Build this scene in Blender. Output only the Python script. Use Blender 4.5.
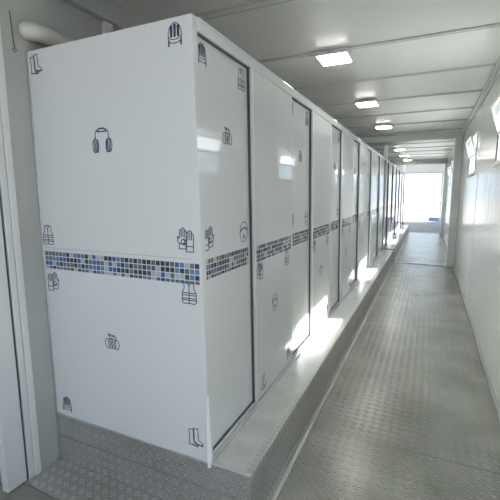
import bpy, bmesh, math, random
from mathutils import Vector, Matrix

for o in list(bpy.data.objects):
    bpy.data.objects.remove(o)
S = bpy.context.scene
COL = S.collection

# ------------------------------------------------------------------ camera
cam_d = bpy.data.cameras.new('camera')
cam = bpy.data.objects.new('camera', cam_d)
COL.objects.link(cam)
YAW, PIT, ROL = .43517, .1481, -.00384
fw = Vector((-math.sin(YAW)*math.cos(PIT), math.cos(YAW)*math.cos(PIT), -math.sin(PIT)))
rt = Vector((math.cos(YAW), math.sin(YAW), 0))
up = rt.cross(fw)
rt2 = rt*math.cos(ROL)+up*math.sin(ROL)
up2 = -rt*math.sin(ROL)+up*math.cos(ROL)
m = Matrix((rt2, up2, -fw)).transposed().to_4x4()
m.translation = (.9193, -1.4306, 1.5793)
cam.matrix_world = m
cam_d.sensor_width = 36
cam_d.lens = 36*384.2/500
cam_d.clip_start = .02
cam_d.clip_end = 300
S.camera = cam

# ------------------------------------------------------------------ light
w = bpy.data.worlds.new('sky')
S.world = w
w.use_nodes = True
bg = w.node_tree.nodes['Background']
bg.inputs[0].default_value = (.68, .83, 1.0, 1)
bg.inputs[1].default_value = 1.75
sun_d = bpy.data.lights.new('sun', 'SUN')
sun_d.energy = 48
sun_d.angle = .012
sun_d.color = (1, .97, .92)
sun = bpy.data.objects.new('sun', sun_d)
COL.objects.link(sun)
sun.rotation_euler = Vector((1, .35, 1.23)).to_track_quat('Z', 'Y').to_euler()
sun.location = (6, 4, 8)
LAMP = 36.0
S.view_settings.view_transform = 'Standard'
S.view_settings.look = 'None'
S.view_settings.gamma = 1
S.view_settings.use_curve_mapping = False
S.view_settings.exposure = 0.52

# ------------------------------------------------------------------ materials
def new_mat(name):
    mt = bpy.data.materials.new(name)
    mt.use_nodes = True
    return mt, mt.node_tree, mt.node_tree.nodes['Principled BSDF']

def noise_mix(nt, scale, c1, c2, lo=.35, hi=.65, detail=4, stretch=None):
    N, L = nt.nodes, nt.links
    tc = N.new('ShaderNodeTexCoord')
    src = tc.outputs['Object']
    if stretch:
        mp = N.new('ShaderNodeMapping')
        mp.inputs['Scale'].default_value = stretch
        L.new(src, mp.inputs[0])
        src = mp.outputs[0]
    n = N.new('ShaderNodeTexNoise')
    n.inputs['Scale'].default_value = scale
    n.inputs['Detail'].default_value = detail
    L.new(src, n.inputs['Vector'])
    r = N.new('ShaderNodeValToRGB')
    r.color_ramp.elements[0].position = lo
    r.color_ramp.elements[1].position = hi
    r.color_ramp.elements[0].color = (*c1, 1)
    r.color_ramp.elements[1].color = (*c2, 1)
    L.new(n.outputs['Fac'], r.inputs[0])
    return r.outputs[0], n.outputs['Fac'], src

def simple(name, c, rough=.4, metal=0., var=.04, scale=3., coat=0., spec=.5):
    mt, nt, p = new_mat(name)
    col, _, _ = noise_mix(nt, scale, tuple(x*(1-var) for x in c), tuple(min(1, x*(1+var)) for x in c))
    nt.links.new(col, p.inputs['Base Color'])
    p.inputs['Roughness'].default_value = rough
    p.inputs['Metallic'].default_value = metal
    p.inputs['Coat Weight'].default_value = coat
    p.inputs['Specular IOR Level'].default_value = spec
    return mt

def tread_plate(name, c1, c2, axes, pitch=.034, rough=.32, metal=.55, height=.0016, seams=None, wear=1.):
    """five-bar tread plate: cells turned by 45 degrees, bar direction swapping from cell to cell"""
    mt, nt, p = new_mat(name)
    N, L = nt.nodes, nt.links
    def M(op, a, b=None, c=None):
        n = N.new('ShaderNodeMath')
        n.operation = op
        for i, v in enumerate((a, b, c)):
            if v is None: continue
            if isinstance(v, (int, float)): n.inputs[i].default_value = v
            else: L.new(v, n.inputs[i])
        return n.outputs[0]
    col, fac, src = noise_mix(nt, 2.6, c1, c2, .3, .7, 6)
    sep = N.new('ShaderNodeSeparateXYZ')
    tc = N.new('ShaderNodeTexCoord')
    L.new(tc.outputs['Object'], sep.inputs[0])
    a, b = sep.outputs[axes[0]], sep.outputs[axes[1]]
    k = 1/pitch/math.sqrt(2)
    u = M('MULTIPLY', M('ADD', a, b), k)
    v = M('MULTIPLY', M('SUBTRACT', a, b), k)
    par = M('ABSOLUTE', M('MODULO', M('ADD', M('FLOOR', u), M('FLOOR', v)), 2.))
    fu, fv = M('SUBTRACT', M('FRACT', u), .5), M('SUBTRACT', M('FRACT', v), .5)
    ip = M('SUBTRACT', 1., par)
    al = M('ADD', M('MULTIPLY', fu, par), M('MULTIPLY', fv, ip))
    ac = M('ADD', M('MULTIPLY', fv, par), M('MULTIPLY', fu, ip))
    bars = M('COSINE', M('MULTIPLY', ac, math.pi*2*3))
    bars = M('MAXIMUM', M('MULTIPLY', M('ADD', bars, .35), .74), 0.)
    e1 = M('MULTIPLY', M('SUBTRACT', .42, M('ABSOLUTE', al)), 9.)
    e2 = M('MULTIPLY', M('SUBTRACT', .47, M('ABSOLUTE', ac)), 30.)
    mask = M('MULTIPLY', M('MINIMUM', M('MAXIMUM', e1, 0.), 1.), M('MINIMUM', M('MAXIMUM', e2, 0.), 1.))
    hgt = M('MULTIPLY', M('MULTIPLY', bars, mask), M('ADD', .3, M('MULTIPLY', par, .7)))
    n2 = N.new('ShaderNodeTexNoise')
    n2.inputs['Scale'].default_value = 1.8
    n2.inputs['Detail'].default_value = 3
    L.new(tc.outputs['Object'], n2.inputs['Vector'])
    # worn areas where the relief is almost walked flat
    wr = N.new('ShaderNodeMapRange')
    wr.inputs[1].default_value = .36
    wr.inputs[2].default_value = .68
    wr.inputs[3].default_value = 1-wear
    wr.inputs[4].default_value = 1.
    L.new(n2.outputs['Fac'], wr.inputs[0])
    hgt2 = M('MULTIPLY', hgt, wr.outputs[0])
    bmp = N.new('ShaderNodeBump')
    bmp.inputs['Strength'].default_value = 1
    bmp.inputs['Distance'].default_value = height
    L.new(hgt2, bmp.inputs['Height'])
    L.new(bmp.outputs[0], p.inputs['Normal'])
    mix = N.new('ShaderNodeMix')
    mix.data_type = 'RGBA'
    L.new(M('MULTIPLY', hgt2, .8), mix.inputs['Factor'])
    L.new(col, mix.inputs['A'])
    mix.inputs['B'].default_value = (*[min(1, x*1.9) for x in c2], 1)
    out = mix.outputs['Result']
    if seams:
        y = M('ADD', sep.outputs[1], seams[0])
        d = M('ABSOLUTE', M('SUBTRACT', M('FRACT', M('DIVIDE', y, seams[1])), .5))
        line = M('LESS_THAN', d, .0022/seams[1]*1.2)
        mx = N.new('ShaderNodeMix')
        mx.data_type = 'RGBA'
        L.new(M('MULTIPLY', line, .7), mx.inputs['Factor'])
        L.new(out, mx.inputs['A'])
        mx.inputs['B'].default_value = (.05, .05, .05, 1)
        out = mx.outputs['Result']
    L.new(out, p.inputs['Base Color'])
    p.inputs['Roughness'].default_value = rough
    p.inputs['Metallic'].default_value = metal
    return mt

MT = dict(
    laminate=simple('white_laminate', (.70, .72, .725), .05, var=.012, scale=1.2, spec=.55),
    wall=simple('white_wall_panel', (.77, .78, .76), .16, var=.02, scale=1.4, spec=.5),
    grey_wall=simple('grey_wall_panel', (.44, .455, .435), .4, var=.03, scale=1.5),
    ceiling=simple('ceiling_sheet', (.80, .805, .79), .35, var=.03, scale=.9),
    rib=simple('ceiling_joint', (.52, .53, .51), .45, var=.04),
    trimw=simple('white_trim', (.72, .73, .71), .35, var=.02),
    alu=simple('aluminium', (.62, .64, .65), .28, .75, var=.04, scale=8),
    chrome=simple('polished_trim', (.95, .96, .97), .3, .0, var=.01),
    gasket=simple('dark_gasket_and_shadow', (.07, .075, .08), .5, var=.05),
    ink=simple('blue_ink', (.022, .022, .10), .35, var=.05),
    deck=simple('platform_deck', (.62, .63, .60), .22, var=.07, scale=9, spec=.5),
    housing=simple('lamp_housing', (.66, .66, .66), .4),
    pvc=simple('white_pipe', (.60, .60, .56), .35),
    brown=simple('dull_floor', (.30, .29, .26), .6, var=.2, scale=7),
    blue=simple('blue_plastic', (.10, .15, .30), .5),
    black=simple('black_cord', (.03, .03, .03), .5),
    ground=simple('concrete_yard', (.12, .12, .12), .8, var=.05, scale=1),
    pale=simple('pale_concrete', (.30, .30, .29), .8, var=.05, scale=1),
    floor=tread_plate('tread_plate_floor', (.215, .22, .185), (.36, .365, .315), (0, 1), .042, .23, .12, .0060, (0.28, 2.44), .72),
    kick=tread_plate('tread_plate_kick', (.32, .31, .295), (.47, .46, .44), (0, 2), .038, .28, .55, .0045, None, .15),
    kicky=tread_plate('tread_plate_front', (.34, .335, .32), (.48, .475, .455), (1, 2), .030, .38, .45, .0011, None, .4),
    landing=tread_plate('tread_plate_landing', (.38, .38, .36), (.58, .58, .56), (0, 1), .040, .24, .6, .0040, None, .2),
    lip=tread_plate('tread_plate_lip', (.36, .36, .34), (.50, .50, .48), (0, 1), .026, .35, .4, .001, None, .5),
)
def ripple(mt):
    nt = mt.node_tree
    p = nt.nodes['Principled BSDF']
    tc = nt.nodes.new('ShaderNodeTexCoord')
    mp = nt.nodes.new('ShaderNodeMapping')
    mp.inputs['Scale'].default_value = (1, 9, .35)
    ns = nt.nodes.new('ShaderNodeTexNoise')
    ns.inputs['Scale'].default_value = 1.3
    ns.inputs['Detail'].default_value = 2
    b = nt.nodes.new('ShaderNodeBump')
    b.inputs['Distance'].default_value = .0035
    nt.links.new(tc.outputs['Object'], mp.inputs[0])
    nt.links.new(mp.outputs[0], ns.inputs['Vector'])
    nt.links.new(ns.outputs['Fac'], b.inputs['Height'])
    nt.links.new(b.outputs[0], p.inputs['Normal'])
ripple(MT['wall'])
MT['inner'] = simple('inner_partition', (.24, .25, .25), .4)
TILES = [simple('tile_black', (.035, .038, .055), .15), simple('tile_blue', (.05, .11, .30), .15),
         simple('tile_pale', (.40, .43, .47), .15), simple('tile_taupe', (.16, .15, .17), .15),
         simple('tile_slate', (.11, .13, .15), .15), simple('tile_sky', (.10, .20, .38), .15),
         simple('tile_plum', (.10, .06, .10), .15)]

def emit(name, c, s):
    mt, nt, p = new_mat(name)
    p.inputs['Base Color'].default_value = (.8, .8, .8, 1)
    p.inputs['Emission Color'].default_value = (*c, 1)
    p.inputs['Emission Strength'].default_value = s
    return mt
MT['lamp'] = emit('lit_diffuser', (1, .985, .95), LAMP)

def glass(name, transl):
    mt, nt, p = new_mat(name)
    N, L = nt.nodes, nt.links
    out = N['Material Output']
    N.remove(p)
    tr = N.new('ShaderNodeBsdfTransparent')
    tr.inputs[0].default_value = (.93, .95, .95, 1)
    gl = N.new('ShaderNodeBsdfGlossy')
    gl.inputs['Roughness'].default_value = .05
    mx = N.new('ShaderNodeMixShader')
    mx.inputs[0].default_value = .05
    if transl:
        tl = N.new('ShaderNodeBsdfTranslucent')
        tl.inputs[0].default_value = (.9, .93, .95, 1)
        m2 = N.new('ShaderNodeMixShader')
        m2.inputs[0].default_value = transl
        L.new(tr.outputs[0], m2.inputs[1])
        L.new(tl.outputs[0], m2.inputs[2])
        L.new(m2.outputs[0], mx.inputs[1])
    else:
        L.new(tr.outputs[0], mx.inputs[1])
    L.new(gl.outputs[0], mx.inputs[2])
    L.new(mx.outputs[0], out.inputs[0])
    return mt
MT['glass'] = glass('clear_glass', 0)
MT['frosted'] = glass('frosted_glass', .15)

# ------------------------------------------------------------------ mesh helpers
def box(bm, x0, x1, y0, y1, z0, z1, bev=0., mi=0):
    r = bmesh.ops.create_cube(bm, size=1)
    for v in r['verts']:
        v.co = Vector((x0+(v.co.x+.5)*(x1-x0), y0+(v.co.y+.5)*(y1-y0), z0+(v.co.z+.5)*(z1-z0)))
    fs = {f for v in r['verts'] for f in v.link_faces}
    for f in fs: f.material_index = mi
    if bev:
        es = list({e for v in r['verts'] for e in v.link_edges})
        bmesh.ops.bevel(bm, geom=es, offset=bev, segments=2, affect='EDGES', profile=.5)
    return bm

def tube(bm, pts, rad, seg=12):
    pts = [Vector(p) for p in pts]
    rings = []
    for i, p in enumerate(pts):
        d = (pts[min(i+1, len(pts)-1)]-pts[max(i-1, 0)]).normalized()
        a = d.orthogonal().normalized() if i == 0 else (rings[-1][1]-d*rings[-1][1].dot(d)).normalized()
        b = d.cross(a)
        rings.append(([bm.verts.new(p+(a*math.cos(2*math.pi*k/seg)+b*math.sin(2*math.pi*k/seg))*rad) for k in range(seg)], a))
    for (r0, _), (r1, _) in zip(rings, rings[1:]):
        for k in range(seg):
            f = bm.faces.new((r0[k], r0[(k+1) % seg], r1[(k+1) % seg], r1[k]))
            f.smooth = True
    bm.faces.new(rings[0][0][::-1])
    bm.faces.new(rings[-1][0])
    return bm

def prism(bm, prof, y0, y1):
    """profile in x,z extruded along y"""
    a = [bm.verts.new((x, y0, z)) for x, z in prof]
    b = [bm.verts.new((x, y1, z)) for x, z in prof]
    n = len(prof)
    for i in range(n):
        bm.faces.new((a[i], a[(i+1) % n], b[(i+1) % n], b[i]))
    bm.faces.new(a[::-1])
    bm.faces.new(b)
    bmesh.ops.recalc_face_normals(bm, faces=bm.faces)
    return bm

def obj(name, bm, mats, parent=None, loc=None):
    me = bpy.data.meshes.new(name)
    bmesh.ops.recalc_face_normals(bm, faces=bm.faces)
    bm.to_mesh(me)
    bm.free()
    for q in (mats if isinstance(mats, list) else [mats]):
        me.materials.append(q)
    o = bpy.data.objects.new(name, me)
    COL.objects.link(o)
    if parent: o.parent = parent
    if loc: o.location = loc
    return o

def B(*a, **k):
    return box(bmesh.new(), *a, **k)

def struct(name, bm, mats):
    o = obj(name, bm, mats)
    o['kind'] = 'structure'
    return o

def thing(name, label, cat, loc=(0, 0, 0), group=None):
    o = bpy.data.objects.new(name, None)
    o.empty_display_size = .1
    COL.objects.link(o)
    o.location = loc
    o['label'] = label
    o['category'] = cat
    if group: o['group'] = group
    return o

def copy_tree(o, parent=None):
    c = o.copy()
    COL.objects.link(c)
    c.parent = parent
    for ch in list(o.children):
        copy_tree(ch, c)
    return c

# ------------------------------------------------------------------ setting
XB, XM = .037, .018
XL, XR, HC, HP, TOP = -1.014, 1.46, 2.79, .2985, 2.2985
DX, DZ = 1.48, 2.62
JY = 7.75       # junction of the two container modules
EY = 15.0       # end of the second
# floors
struct('floor', B(XL-.3, XR+.1, -.228, JY, -.06, 0), MT['floor'])
struct('floor_far', B(XL, XR+.1, JY, EY, -.06, 0), MT['floor'])
struct('floor_entry', B(XL-.6, XR+.3, -4.9, -.232, -.06, -.002), MT['brown'])
struct('ground', B(-30, 30, -30, 90, -.30, -.1), MT['ground'])
struct('floor_outside', B(-1.6, XR+.3, EY+.02, 21.6, -.1, -.005, bev=.005), MT['pale'])
# ceiling
struct('ceiling', B(XL-.12, XR+.12, -4.9, EY, HC, HC+.08), MT['ceiling'])
n = 1
def trim(bm, mats):
    global n
    o = struct('trim_%d' % n, bm, mats)
    n += 1
    return o
for k in range(1, 15):
    y = 1.035*k
    if abs(y-JY) < .3: continue
    wd = .045 if k == 1 else .026
    bm = bmesh.new()
    box(bm, XL, XR, y-wd, y-wd+.012, HC-.012, HC)
    box(bm, XL, XR, y-wd+.012, y+wd-.010, HC-.007, HC, mi=1)
    box(bm, XL, XR, y+wd-.010, y+wd, HC-.010, HC)
    trim(bm, [MT['rib'], MT['trimw' if k == 1 else 'ceiling']])
trim(B(XL, XR, -.12, .12, 2.60, HC, bev=.02), MT['trimw'])
trim(B(XL, XR, JY-.12, JY+.12, 2.655, HC, bev=.01), MT['ceiling'])
for y0, y1 in ((.12, JY-.12), (JY+.12, EY-.15)):
    bm = bmesh.new()
    box(bm, XR-.045, XR, y0, y1, HC-.05, HC, bev=.004)
    box(bm, XR-.016, XR, y0, y1, HC-.085, HC-.05, bev=.003)
    trim(bm, MT['trimw'])
    trim(B(XL, XL+.05, y0, y1, 2.645, HC, bev=.004), MT['grey_wall'])
# posts at the junction and the far end frame
trim(B(XR-.14, XR, JY-.12, JY+.12, 0, 2.655, bev=.008), MT['trimw'])
trim(B(XR-.12, XR, EY-.15, EY, 0, 2.62, bev=.008), MT['trimw'])
trim(B(XL, XR, EY-.15, EY, 2.62, HC, bev=.01), MT['rib'])
trim(B(XL, -.03, EY-.15, EY, 0, 2.62), MT['trimw'])
# thresholds
trim(B(.27, XR-.14, JY-.045, JY+.045, 0, .012, bev=.004), MT['chrome'])
trim(B(.27, XR-.12, EY-.04, EY+.03, 0, .014, bev=.004), MT['alu'])
# bottom strip along the right wall
for y0, y1 in ((-.2, JY-.12), (JY+.12, EY-.15)):
    o = struct('baseboard_right', B(XR-.012, XR, y0, y1, 0, .045, bev=.003), MT['rib'])
# left wall, its corner post and the door beside it
struct('wall_left', B(XL-.1, XL, -.125, EY, 0, HC), MT['grey_wall'])
trim(B(XL-.1, XL+.006, -.163, -.127, 0, 2.6, bev=.004), MT['trimw'])
trim(B(XL-.1, XL, -.196, -.165, 0, 2.6, bev=.003), MT['laminate'])
trim(B(XL-.1, XL-.012, -.208, -.197, 0, 2.6), MT['gasket'])
d = struct('door_1', B(XL-.05, XL-.004, -.318, -.209, .005, 2.5, bev=.003), MT['laminate'])
struct('wall_left_near', B(XL-.22, XL-.12, -4.9, -.2, 0, HC), MT['laminate'])
trim(B(XL-.1, XL-.02, -.21, -.197, 0, 2.6), MT['gasket'])
trim(B(XL, XL+.03, .53, .60, 2.2, 2.645, bev=.004), MT['trimw'])

# right wall with window openings
WINS = [(1.90, 2.87), (4.78, 5.75), (9.2, 10.2), (12.1, 13.1)]
ZW0, ZW1 = 1.83, 2.40
def wall_with_holes(y0, y1, holes):
    bm = bmesh.new()
    box(bm, XR, XR+.07, y0, y1, 0, ZW0)
    box(bm, XR, XR+.07, y0, y1, ZW1, HC)
    c = y0
    for a, b in holes:
        box(bm, XR, XR+.07, c, a, ZW0, ZW1)
        c = b
    box(bm, XR, XR+.07, c, y1, ZW0, ZW1)
    return bm
struct('wall_right', wall_with_holes(-.55, JY, WINS[:2]), MT['wall'])
struct('wall_right_entry', B(XR, XR+.07, -4.9, -1.42, 0, HC), MT['wall'])
trim(B(XR, XR+.07, -1.42, -.55, 2.1, HC), MT['wall'])  # unseen side opening below this, added to light the cubicle fronts
struct('added_sun_blocker', B(XR+.07, XR+2.0, -4.0, .6, 2.80, 2.86), MT['grey_wall'])  # unseen slab added to keep sun out of the side opening
struct('wall_right_far', wall_with_holes(JY, EY, WINS[2:]), MT['wall'])
# vertical panel joints
for y in (1.2, 4.35, 6.85, 11.2, 14.0):
    trim(B(XR-.0022, XR, y-.006, y+.006, .05, HC-.09), MT['wall'])
TRNS = 2.10
for i, (a, b) in enumerate(WINS):
    bm = bmesh.new()
    f = .028
    x0, x1 = XR-.012, XR+.06
    box(bm, x0, x1, a, b, ZW0, ZW0+f, bev=.003)
    box(bm, x0, x1, a, b, ZW1-f, ZW1, bev=.003)
    box(bm, x0, x1, a, a+f, ZW0+f, ZW1-f, bev=.003)
    box(bm, x0, x1, b-f, b, ZW0+f, ZW1-f, bev=.003)
    box(bm, x0+.005, x0+.022, a+f, b-f, TRNS-.010, TRNS+.008, bev=.002)
    win = struct('window_%d' % (i+1), bm, MT['trimw'])
    obj('gasket', B(x0-.001, x0+.012, b-f-.006, b-f+.004, ZW0+f, TRNS), MT['gasket'], win)
    obj('window_sill', B(XR-.03, XR, a-.02, b+.02, ZW0-.02, ZW0, bev=.004), MT['trimw'], win)
    obj('lower_pane', B(XR+.03, XR+.034, a+f, b-f, ZW0+f, TRNS-.014), MT['glass'], win)
    # tilted-in sash, hinged on the transom
    hs = ZW1-f-TRNS-.02
    bm = bmesh.new()
    box(bm, -.008, .008, a+f+.004, b-f-.004, 0, .014, bev=.003)
    box(bm, -.012, .012, a+f+.004, b-f-.004, hs-.02, hs, bev=.003)
    box(bm, -.012, .012, a+f+.004, a+f+.024, .02, hs-.02, bev=.003)
    box(bm, -.012, .012, b-f-.024, b-f-.004, .02, hs-.02, bev=.003)
    s = obj('tilted_sash', bm, MT['trimw'], win, (XR-.002, 0, TRNS+.009))
    s.rotation_euler.y = -math.radians(17)
    obj('sash_pane', B(-.002, .002, a+f+.024, b-f-.024, .02, hs-.02), MT['frosted'], s)

# passage open on its left side, ending in a further white doorway
FY = 21.5
struct('added_roof_outside', B(-1.6, XR+.3, EY+.01, FY+.1, HC+.3, HC+.38), MT['ceiling'])  # unseen roof added so the passage does not wash out
struct('wall_passage', B(XR+.01, XR+.1, EY+.01, FY, 0, HC+.3), MT['wall'])
struct('wall_end', box(box(box(bmesh.new(), -1.6, -.4, FY, FY+.1, -.1, HC+.3), -.4, DX, FY, FY+.1, DZ, HC+.3), DX, XR+.3, FY, FY+.1, -.1, HC+.3), MT['wall'])
bm = bmesh.new()
box(bm, -.4, -.34, FY-.03, FY+.12, 0, DZ, bev=.006)
box(bm, DX-.06, DX, FY-.03, FY+.12, 0, DZ, bev=.006)
box(bm, -.34, DX-.06, FY-.03, FY+.12, DZ-.06, DZ, bev=.006)
struct('door_2', bm, MT['rib'])

# ------------------------------------------------------------------ raised platforms
def platform(y0, y1, label, end):
    t = thing('raised_platform', label, 'platform', (0, y0, 0), 'raised platforms under the cubicles')
    L = y1-y0
    obj('deck', B(XL+.01, .214, .004, L, HP-.03, HP, bev=.002), MT['deck'], t)
    obj('added_dark_tray', B(XL+.012, -.06, .03, L-.01, HP, HP+.004), MT['inner'], t)  # unseen dark sheet added so less light bounces up to the ceiling
    lip = prism(bmesh.new(), [(.213, HP-.035), (.213, HP+.002), (.246, HP+.002), (.2515, HP), (.2535, HP-.005), (.2535, HP-.035)], 0, L)
    obj('edge_strip', lip, MT['lip'], t)
    obj('front_kick_plate', B(.235, .250, .002, L, .0, HP-.035), MT['kicky'], t)
    obj('foot_angle', prism(bmesh.new(), [(.25, 0), (.25, .036), (.257, .036), (.266, .012), (.285, .008), (.287, 0)], .0, L), MT['lip'], t)
    if end:
        et = obj('crumpled_end_trim', B(XB+.002, .252, -.006, .014, HP, HP+.005, bev=.002), MT['alu'], t)
        et['label'] = 'bright aluminium strip along the near edge of the step'
        obj('end_kick_plate', B(XL+.005, .2495, -.003, .004, .160, HP-.001), MT['kick'], t)
        obj('end_kick_plate', B(XL+.005, .2495, -.006, .002, .0, .1585, bev=.001), MT['kick'], t)
    else:
        obj('end_cap', B(.0, .275, -.02, .004, 0, HP+.004, bev=.003), MT['trimw'], t)
        obj('end_trim', B(-.02, .280, -.025, .03, HP+.004, HP+.016, bev=.003), MT['trimw'], t)
    return t
platform(0, JY-.13, 'long raised step with tread plate kick under the near cubicles', True)
platform(JY, EY-.15, 'far raised step beyond the floor threshold strip, under the distant cubicles', False)
# landing plate in front of the end panel
lp = obj('landing_plate', B(XL+.004, .24, -.226, -.0065, .0, .003, bev=.001), MT['landing'])
lp['label'] = 'shiny five-bar tread plate on the floor at the foot of the end panel'
lp['category'] = 'floor plate'

# ------------------------------------------------------------------ printed icons
def ribbon(bm, pts, t, closed=False):
    pts = [Vector((p[0], 0, p[1])) for p in pts]
    if closed: pts.append(pts[0])
    for a, b in zip(pts, pts[1:]):
        d = b-a
        if d.length < 1e-6: continue
        d.normalize()
        s = Vector((-d.z, 0, d.x))*t/2
        e = d*t*.35
        q = [a-e-s, b+e-s, b+e+s, a-e+s]
        lo = [bm.verts.new(v) for v in q]
        hi = [bm.verts.new(v+Vector((0, -.0006, 0))) for v in q]
        bm.faces.new(hi)
        for i in range(4):
            bm.faces.new((lo[i], lo[(i+1) % 4], hi[(i+1) % 4], hi[i]))
def arc(cx, cz, rx, rz, a0, a1, n=14):
    return [(cx+rx*math.cos(math.radians(a0+(a1-a0)*i/n)), cz+rz*math.sin(math.radians(a0+(a1-a0)*i/n))) for i in range(n+1)]
def strokes(kind):
    P = []
    if kind == 'boots':
        for dx, dz in ((0, 0), (.30, .10)):
            P.append([(-.42+dx, .42+dz), (-.14+dx, .45+dz), (-.12+dx, -.18+dz), (.06+dx, -.28+dz), (.16+dx, -.36+dz), (.15+dx, -.48+dz),
                      (-.40+dx, -.44+dz), (-.38+dx, 0+dz), (-.42+dx, .42+dz)])
            P.append([(-.38+dx, -.44+dz), (.15+dx, -.44+dz)])
    elif kind == 'helmet':
        P.append(arc(0, 0, .46, .5, 0, 180, 18))
        P.append([(-.46, 0), (-.46, -.46), (-.40, -.46), (-.40, -.22)])
        P.append([(.46, 0), (.46, -.46), (.40, -.46), (.40, -.22)])
        P.append(arc(0, -.06, .44, .14, 180, 360, 10))
        P.append(arc(0, -.22, .42, .14, 180, 360, 10))
        for x in (-.24, 0, .24):
            hz = .44 if x == 0 else .38
            P.append([(x-.07, hz), (x-.05, -.08), (x+.05, -.08), (x+.07, hz)])
            P.append([(x-.02, hz), (x-.015, -.06)])
            P.append([(x+.03, hz), (x+.02, -.06)])
    elif kind == 'ear_defender':
        P.append([(-.33, .06), (-.33, .30)]+arc(0, .30, .33, .16, 180, 0, 10)+[(.33, .06)])
        P.append(arc(0, .41, .22, .07, 0, 360, 14))
        P.append([(-.26, .34), (.26, .34)])
        for s in (-1, 1):
            P.append(arc(s*.36, -.22, .13, .28, 0, 360, 16))
            P.append(arc(s*.24, -.24, .05, .26, 0, 360, 12))
            P.append([(s*.36, .04), (s*.34, -.48)])
            P.append([(s*.42, .0), (s*.40, -.44)])
    elif kind == 'muffs':
        P.append([(-.26, .46), (.20, .40), (.30, .22), (.26, .12), (-.12, .20), (-.26, .46)])
        P.append([(-.18, .38), (.22, .30)])
        for cx, w_ in ((-.30, .17), (-.10, .15), (.10, .15), (.30, .17)):
            P.append(arc(cx, -.15-abs(cx)*.1, w_, .32, 0, 360, 14))
    elif kind == 'vest':
        P.append([(-.30, .46), (-.12, .50), (.12, .50), (.30, .46), (.30, .20), (.42, .02), (.44, -.40), (.34, -.48), (.02, -.46), (-.02, -.46),
                  (-.34, -.48), (-.44, -.40), (-.42, .02), (-.30, .20), (-.30, .46)])
        P.append([(-.12, .50), (0, .28), (.12, .50)])
        P.append([(0, .28), (0, -.46)])
        for z in (0, -.10, -.24, -.32):
            P.append([(-.42, z), (.42, z)])
    elif kind == 'glove':
        for dx, dz in ((-.18, .05), (.20, -.06)):
            P.append([(-.22+dx, -.45+dz), (.20+dx, -.45+dz), (.22+dx, .10+dz), (.20+dx, .32+dz), (.12+dx, .34+dz), (.10+dx, .42+dz),
                      (.0+dx, .46+dz), (-.06+dx, .40+dz), (-.16+dx, .36+dz), (-.20+dx, .0+dz), (-.30+dx, .08+dz), (-.28+dx, -.12+dz), (-.20+dx, -.25+dz), (-.22+dx, -.45+dz)])
            for x in (-.08, .02, .11):
                P.append([(x+dx, .36+dz), (x+dx, .06+dz)])
            P.append([(-.22+dx, -.22+dz), (.20+dx, -.22+dz)])
        P.append(arc(-.14, -.10, .14, .12, 0, 360, 12))
    elif kind == 'mask':
        P.append([(-.44, .02), (-.40, .28), (-.18, .46), (.12, .48), (.34, .34), (.46, .10)])
        P.append([(-.46, -.02), (-.30, .16), (.05, .24), (.46, .10)])
        P.append([(-.48, -.06), (-.30, .10), (.05, .18), (.47, .04)])
        P.append([(-.44, -.06), (-.34, -.36), (-.08, -.48), (.22, -.42), (.40, -.20), (.44, .04)])
        P.append([(-.02, -.10), (.12, -.28), (-.10, -.30), (-.02, -.10)])
        P.append([(0, -.14), (.04, -.28)])
    return P
ICON = {}
SZ = dict(boots=(.090, .090), helmet=(.090, .115), ear_defender=(.125, .115), muffs=(.10, .082), vest=(.088, .105), glove=(.095, .105), mask=(.105, .115))
def icon(kind, parent, x, z, side, sc=1., mirror=False):
    """side 'end' faces -y at the parent's plane x,z; 'front' faces +x, x is then the y position"""
    key = (kind, mirror)
    if key not in ICON:
        bm = bmesh.new()
        sx, sz = SZ[kind]
        for pl in strokes(kind):
            ribbon(bm, [(px*sx*(-1 if mirror else 1), pz*sz) for px, pz in pl], .0043)
        me = bpy.data.meshes.new(kind+'_print')
        bmesh.ops.recalc_face_normals(bm, faces=bm.faces)
        bm.to_mesh(me)
        bm.free()
        me.materials.append(MT['ink'])
        ICON[key] = me
    nm = {'muffs': 'folded_ear_defender'}.get(kind, kind)+'_print'
    o = bpy.data.objects.new(nm, ICON[key])
    COL.objects.link(o)
    o.parent = parent
    o.scale = (sc, 1, sc)
    if side[0] == 'end':
        o.location = (x, side[1], z)
    else:
        o.location = (side[1], x, z)
        o.rotation_euler.z = math.pi/2
    o['label'] = 'dark blue line drawing of '+{'boots': 'a pair of boots', 'helmet': 'a ribbed hard hat', 'ear_defender': 'ear defenders',
        'muffs': 'folded ear defenders', 'vest': 'a safety vest', 'glove': 'work gloves', 'mask': 'a face mask'}[kind]
    return o

def tile_band(parent, a, b, side, seed, z1=1.268):
    rnd = random.Random(seed)
    bm = bmesh.new()
    p = .0268
    cols = int(round((b-a)/p))
    p = (b-a)/cols
    rows = [.0268, .0268, .0268, .019]
    z = z1
    for r, h in enumerate(rows):
        for c in range(cols):
            mi = rnd.choices(range(7), (22, 17, 22, 14, 14, 9, 2) if side[0] == 'end' else (26, 8, 15, 22, 23, 4, 2))[0]
            g = .0022
            u0, u1, w0, w1 = a+c*p+g, a+(c+1)*p-g, z-h+g, z-g
            if side[0] == 'end': box(bm, u0, u1, side[1]-.0008, side[1]+.001, w0, w1, mi=mi)
            else: box(bm, side[1]-.001, side[1]+.0008, u0, u1, w0, w1, mi=mi)
        z -= h
    o = obj('mosaic_tile_band', bm, TILES, parent)
    o['label'] = 'mosaic band of blue, grey and black tiles'
    return o

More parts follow.
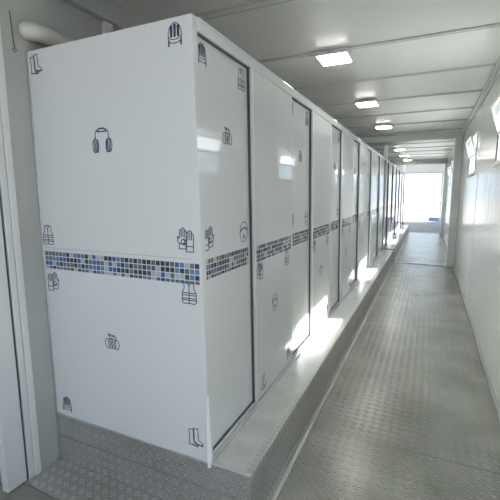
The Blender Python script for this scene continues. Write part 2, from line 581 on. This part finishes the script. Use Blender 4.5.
# ------------------------------------------------------------------ end panel facing the camera
ep = thing('end_panel', 'big white end panel with safety gear drawings, at the near end of the cubicle row', 'partition panel', (0, 0, 0))
def quad_panel(x0, x1a, x1b, z0, z1, y0, y1):
    """flat slab whose right edge runs from x1a (bottom) to x1b (top)"""
    bm = bmesh.new()
    pr = [(x0, z0), (x1a, z0), (x1b, z1), (x0, z1)]
    a = [bm.verts.new((x, y0, z)) for x, z in pr]
    b = [bm.verts.new((x, y1, z)) for x, z in pr]
    for i in range(4): bm.faces.new((a[i], a[(i+1) % 4], b[(i+1) % 4], b[i]))
    bm.faces.new(a[::-1]); bm.faces.new(b)
    return bm
upp = obj('upper_panel', quad_panel(XL+.016, XM, .0, 1.287, TOP, -.006, .02), MT['laminate'], ep)
low = obj('lower_panel', quad_panel(XL+.016, XB, XM, HP+.004, 1.2855, -.005, .02), MT['laminate'], ep)
tile_band(low, -.992, .010, ('end', -.005), 5)
for k, x, z in (('boots', -.943, 2.228), ('helmet', -.085, 2.232), ('ear_defender', -.523, 1.832), ('vest', -.955, 1.355), ('glove', -.058, 1.372)):
    icon(k, upp, x, z, ('end', -.006), .8 if k == 'helmet' else 1.)
for k, x, z in (('glove', -.946, 1.099), ('vest', -.050, 1.128), ('muffs', -.536, .817), ('helmet', -.912, .375), ('boots', -.036, .413)):
    icon(k, low, x, z, ('end', -.005), .78 if k == 'helmet' else 1., mirror=(k == 'glove'))
o = obj('corner_post', quad_panel(-.035, XB+.004, .001, HP+.001, TOP-.0005, -.0035, .030), MT['laminate'], ep)
o = obj('corner_trim', quad_panel(XB-.003, XB+.010, XM+.018, HP-.014, .64, -.014, .006), MT['chrome'], ep)
o['label'] = 'bright metal corner strip'
obj('bottom_trim', B(XL+.016, XB, -.010, .0, HP-.004, HP+.007, bev=.001), MT['alu'], ep)
obj('side_channel', B(XL+.001, XL+.015, -.008, .02, HP, TOP, bev=.002), MT['alu'], ep)

# ------------------------------------------------------------------ cubicles
PITCH = 1.2
XF, XD = .004, -.019
def make_cubicle(seed):
    t = thing('cubicle', '', 'cubicle', (0, 0, 0), 'white cubicles in a row along the corridor')
    dz0, dz1 = HP+.026, TOP-.058
    def lean(o):
        o.rotation_euler.y = -.0155
        o.location.x = TOP*math.sin(.0155)
        return o
    door = lean(obj('sliding_door', B(XD-.022, XD, .030, .575, dz0, dz1, bev=.0015), MT['laminate'], t))
    tile_band(door, .050, .520, ('front', XD), seed, 1.276)
    for k, y, z in (('helmet', .085, 2.175), ('vest', .470, 2.165), ('muffs', .30, 1.86), ('glove', .090, 1.37), ('mask', .465, 1.365)):
        icon(k, door, y, z, ('front', XD+.0002), .8 if k == 'helmet' else 1., mirror=(k == 'glove'))
    fp = lean(obj('front_panel', B(XF-.022, XF, .556, 1.222, dz0-.010, dz1+.004, bev=.0015), MT['laminate'], t))
    tile_band(fp, .585, 1.195, ('front', XF), seed+1, 1.274)
    for k, y, z in (('glove', .630, 1.118), ('vest', 1.105, 1.122), ('mask', .868, .860), ('boots', .665, .395), ('helmet', 1.135, .405)):
        icon(k, fp, y, z, ('front', XF+.0002), .75 if k == 'helmet' else 1.)
    e = obj('edge_profile', B(XF-.026, XF+.003, .549, .568, dz0-.012, dz1+.004, bev=.002), MT['trimw'], fp)
    g = obj('seal', B(XD-.002, XF-.010, .540, .5485, dz0-.012, dz1+.002), MT['gasket'], fp)
    g['label'] = 'dark rubber seal'
    obj('edge_profile', B(XF-.026, XF+.0015, 1.218, 1.228, dz0-.012, dz1+.004, bev=.002), MT['trimw'], fp)
    obj('partition_wall', B(XL+.02, XD-.035, 1.204, 1.224, HP+.005, TOP-.062, bev=.002), MT['inner'], t)
    tr = bmesh.new()
    box(tr, XD-.02, XF+.045, .0, PITCH-.002, HP, HP+.012, bev=.002)
    box(tr, XF+.018, XF+.022, .05, PITCH-.002, HP+.012, HP+.024)
    obj('floor_track', tr, MT['alu'], t)
    return t
names = ['nearest white cubicle, right behind the corner of the big end panel',
 'second white cubicle from the end panel, its doorstep partly sunlit',
 'third white cubicle from the end panel',
 'fourth white cubicle from the end panel, just past the third',
 'fifth white cubicle from the end panel',
 'sixth white cubicle from the end panel, last on the near platform',
 'first white cubicle on the far platform, just beyond the floor threshold',
 'second white cubicle on the far platform',
 'third white cubicle on the far platform',
 'fourth white cubicle on the far platform',
 'fifth white cubicle on the far platform, last but one before the doorway',
 'farthest white cubicle of the row, beside the bright doorway']
c0 = make_cubicle(11)
for i, lab in enumerate(names):
    c = c0 if i == 0 else copy_tree(c0)
    c.location = (0, (PITCH*i if i < 6 else JY+.04+PITCH*(i-6))+.01, 0)
    c['label'] = lab
    c['category'] = 'cubicle'

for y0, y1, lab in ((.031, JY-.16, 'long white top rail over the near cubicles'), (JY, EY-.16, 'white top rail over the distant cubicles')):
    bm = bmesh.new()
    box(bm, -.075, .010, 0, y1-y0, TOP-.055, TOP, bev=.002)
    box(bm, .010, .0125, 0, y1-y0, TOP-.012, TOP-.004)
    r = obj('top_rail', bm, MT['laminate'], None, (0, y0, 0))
    sl = obj('painted_shadow_strip', B(-.06, -.002, 0, y1-y0, TOP-.059, TOP-.0545), MT['gasket'], r)  # dark strip stands in for the shadow line under the rail
    sl['label'] = 'dark strip painted in as the shadow under the rail'
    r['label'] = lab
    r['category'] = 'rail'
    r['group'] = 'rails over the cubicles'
# pale module post in the row at the junction
trim(B(-.05, .02, JY-.128, JY-.004, HP, TOP+.3, bev=.004), MT['trimw'])

# ------------------------------------------------------------------ ceiling lights
def light0():
    t = thing('ceiling_light', '', 'ceiling light', (0, 0, HC), 'square ceiling lights along the corridor')
    bm = bmesh.new()
    box(bm, -.14, .14, -.14, .14, -.046, -.008, bev=.008)
    obj('housing', bm, MT['housing'], t)
    obj('diffuser', B(-.125, .125, -.128, .128, -.052, -.0455, bev=.003), MT['lamp'], t)
    bm = bmesh.new()
    for x in (-.02, .0, .02): box(bm, x-.004, x+.004, -.142, -.139, -.03, -.022)
    obj('vent_slot', bm, MT['gasket'], t)
    return t
l0 = light0()
for i, (y, lab) in enumerate(((2.16, 'largest, nearest square ceiling light, glowing white'), (4.12, 'second nearest square ceiling light'),
        (6.16, 'third nearest ceiling light, last before the crossbeam'), (10.3, 'first ceiling light beyond the crossbeam'),
        (12.3, 'second ceiling light beyond the crossbeam'), (14.2, 'farthest ceiling light, nearest the bright doorway'))):
    l = l0 if i == 0 else copy_tree(l0)
    l.location = (.08, y, HC)
    l['label'] = lab

# ------------------------------------------------------------------ small things
bm = tube(bmesh.new(), [(XL+.001, -.005, 2.40), (XL+.02, .0, 2.40), (XL+.04, .02, 2.40), (XL+.048, .06, 2.40), (XL+.048, .3, 2.39), (XL+.048, 3.0, 2.34)], .043, 20)
p = obj('pipe', bm, MT['pvc'])
p['label'] = 'thick pale pipe along the left wall above the end panel'
p['category'] = 'pipe'
bm = tube(bmesh.new(), [(XL+.004, -.075, 2.47), (XL+.005, -.073, 2.40), (XL+.004, -.066, 2.30)], .0018, 6)
tube(bm, [(XL+.004, -.066+.009*math.sin(a*math.pi/6), 2.291+.009*math.cos(a*math.pi/6)) for a in range(13)], .0014, 6)
c = obj('cord', bm, MT['black'])
c['label'] = 'thin dark cord with a small ring hanging on the left wall'
c['category'] = 'cord'
k = thing('crate', 'small blue crate outside at the foot of the bright doorway', 'crate', (1.22, 21.9, -.1))
obj('body', box(bmesh.new(), -.32, .32, -.12, .12, 0, .30, bev=.01), MT['blue'], k)
obj('lid', box(bmesh.new(), -.33, .33, -.13, .13, .30, .32, bev=.005), MT['blue'], k)
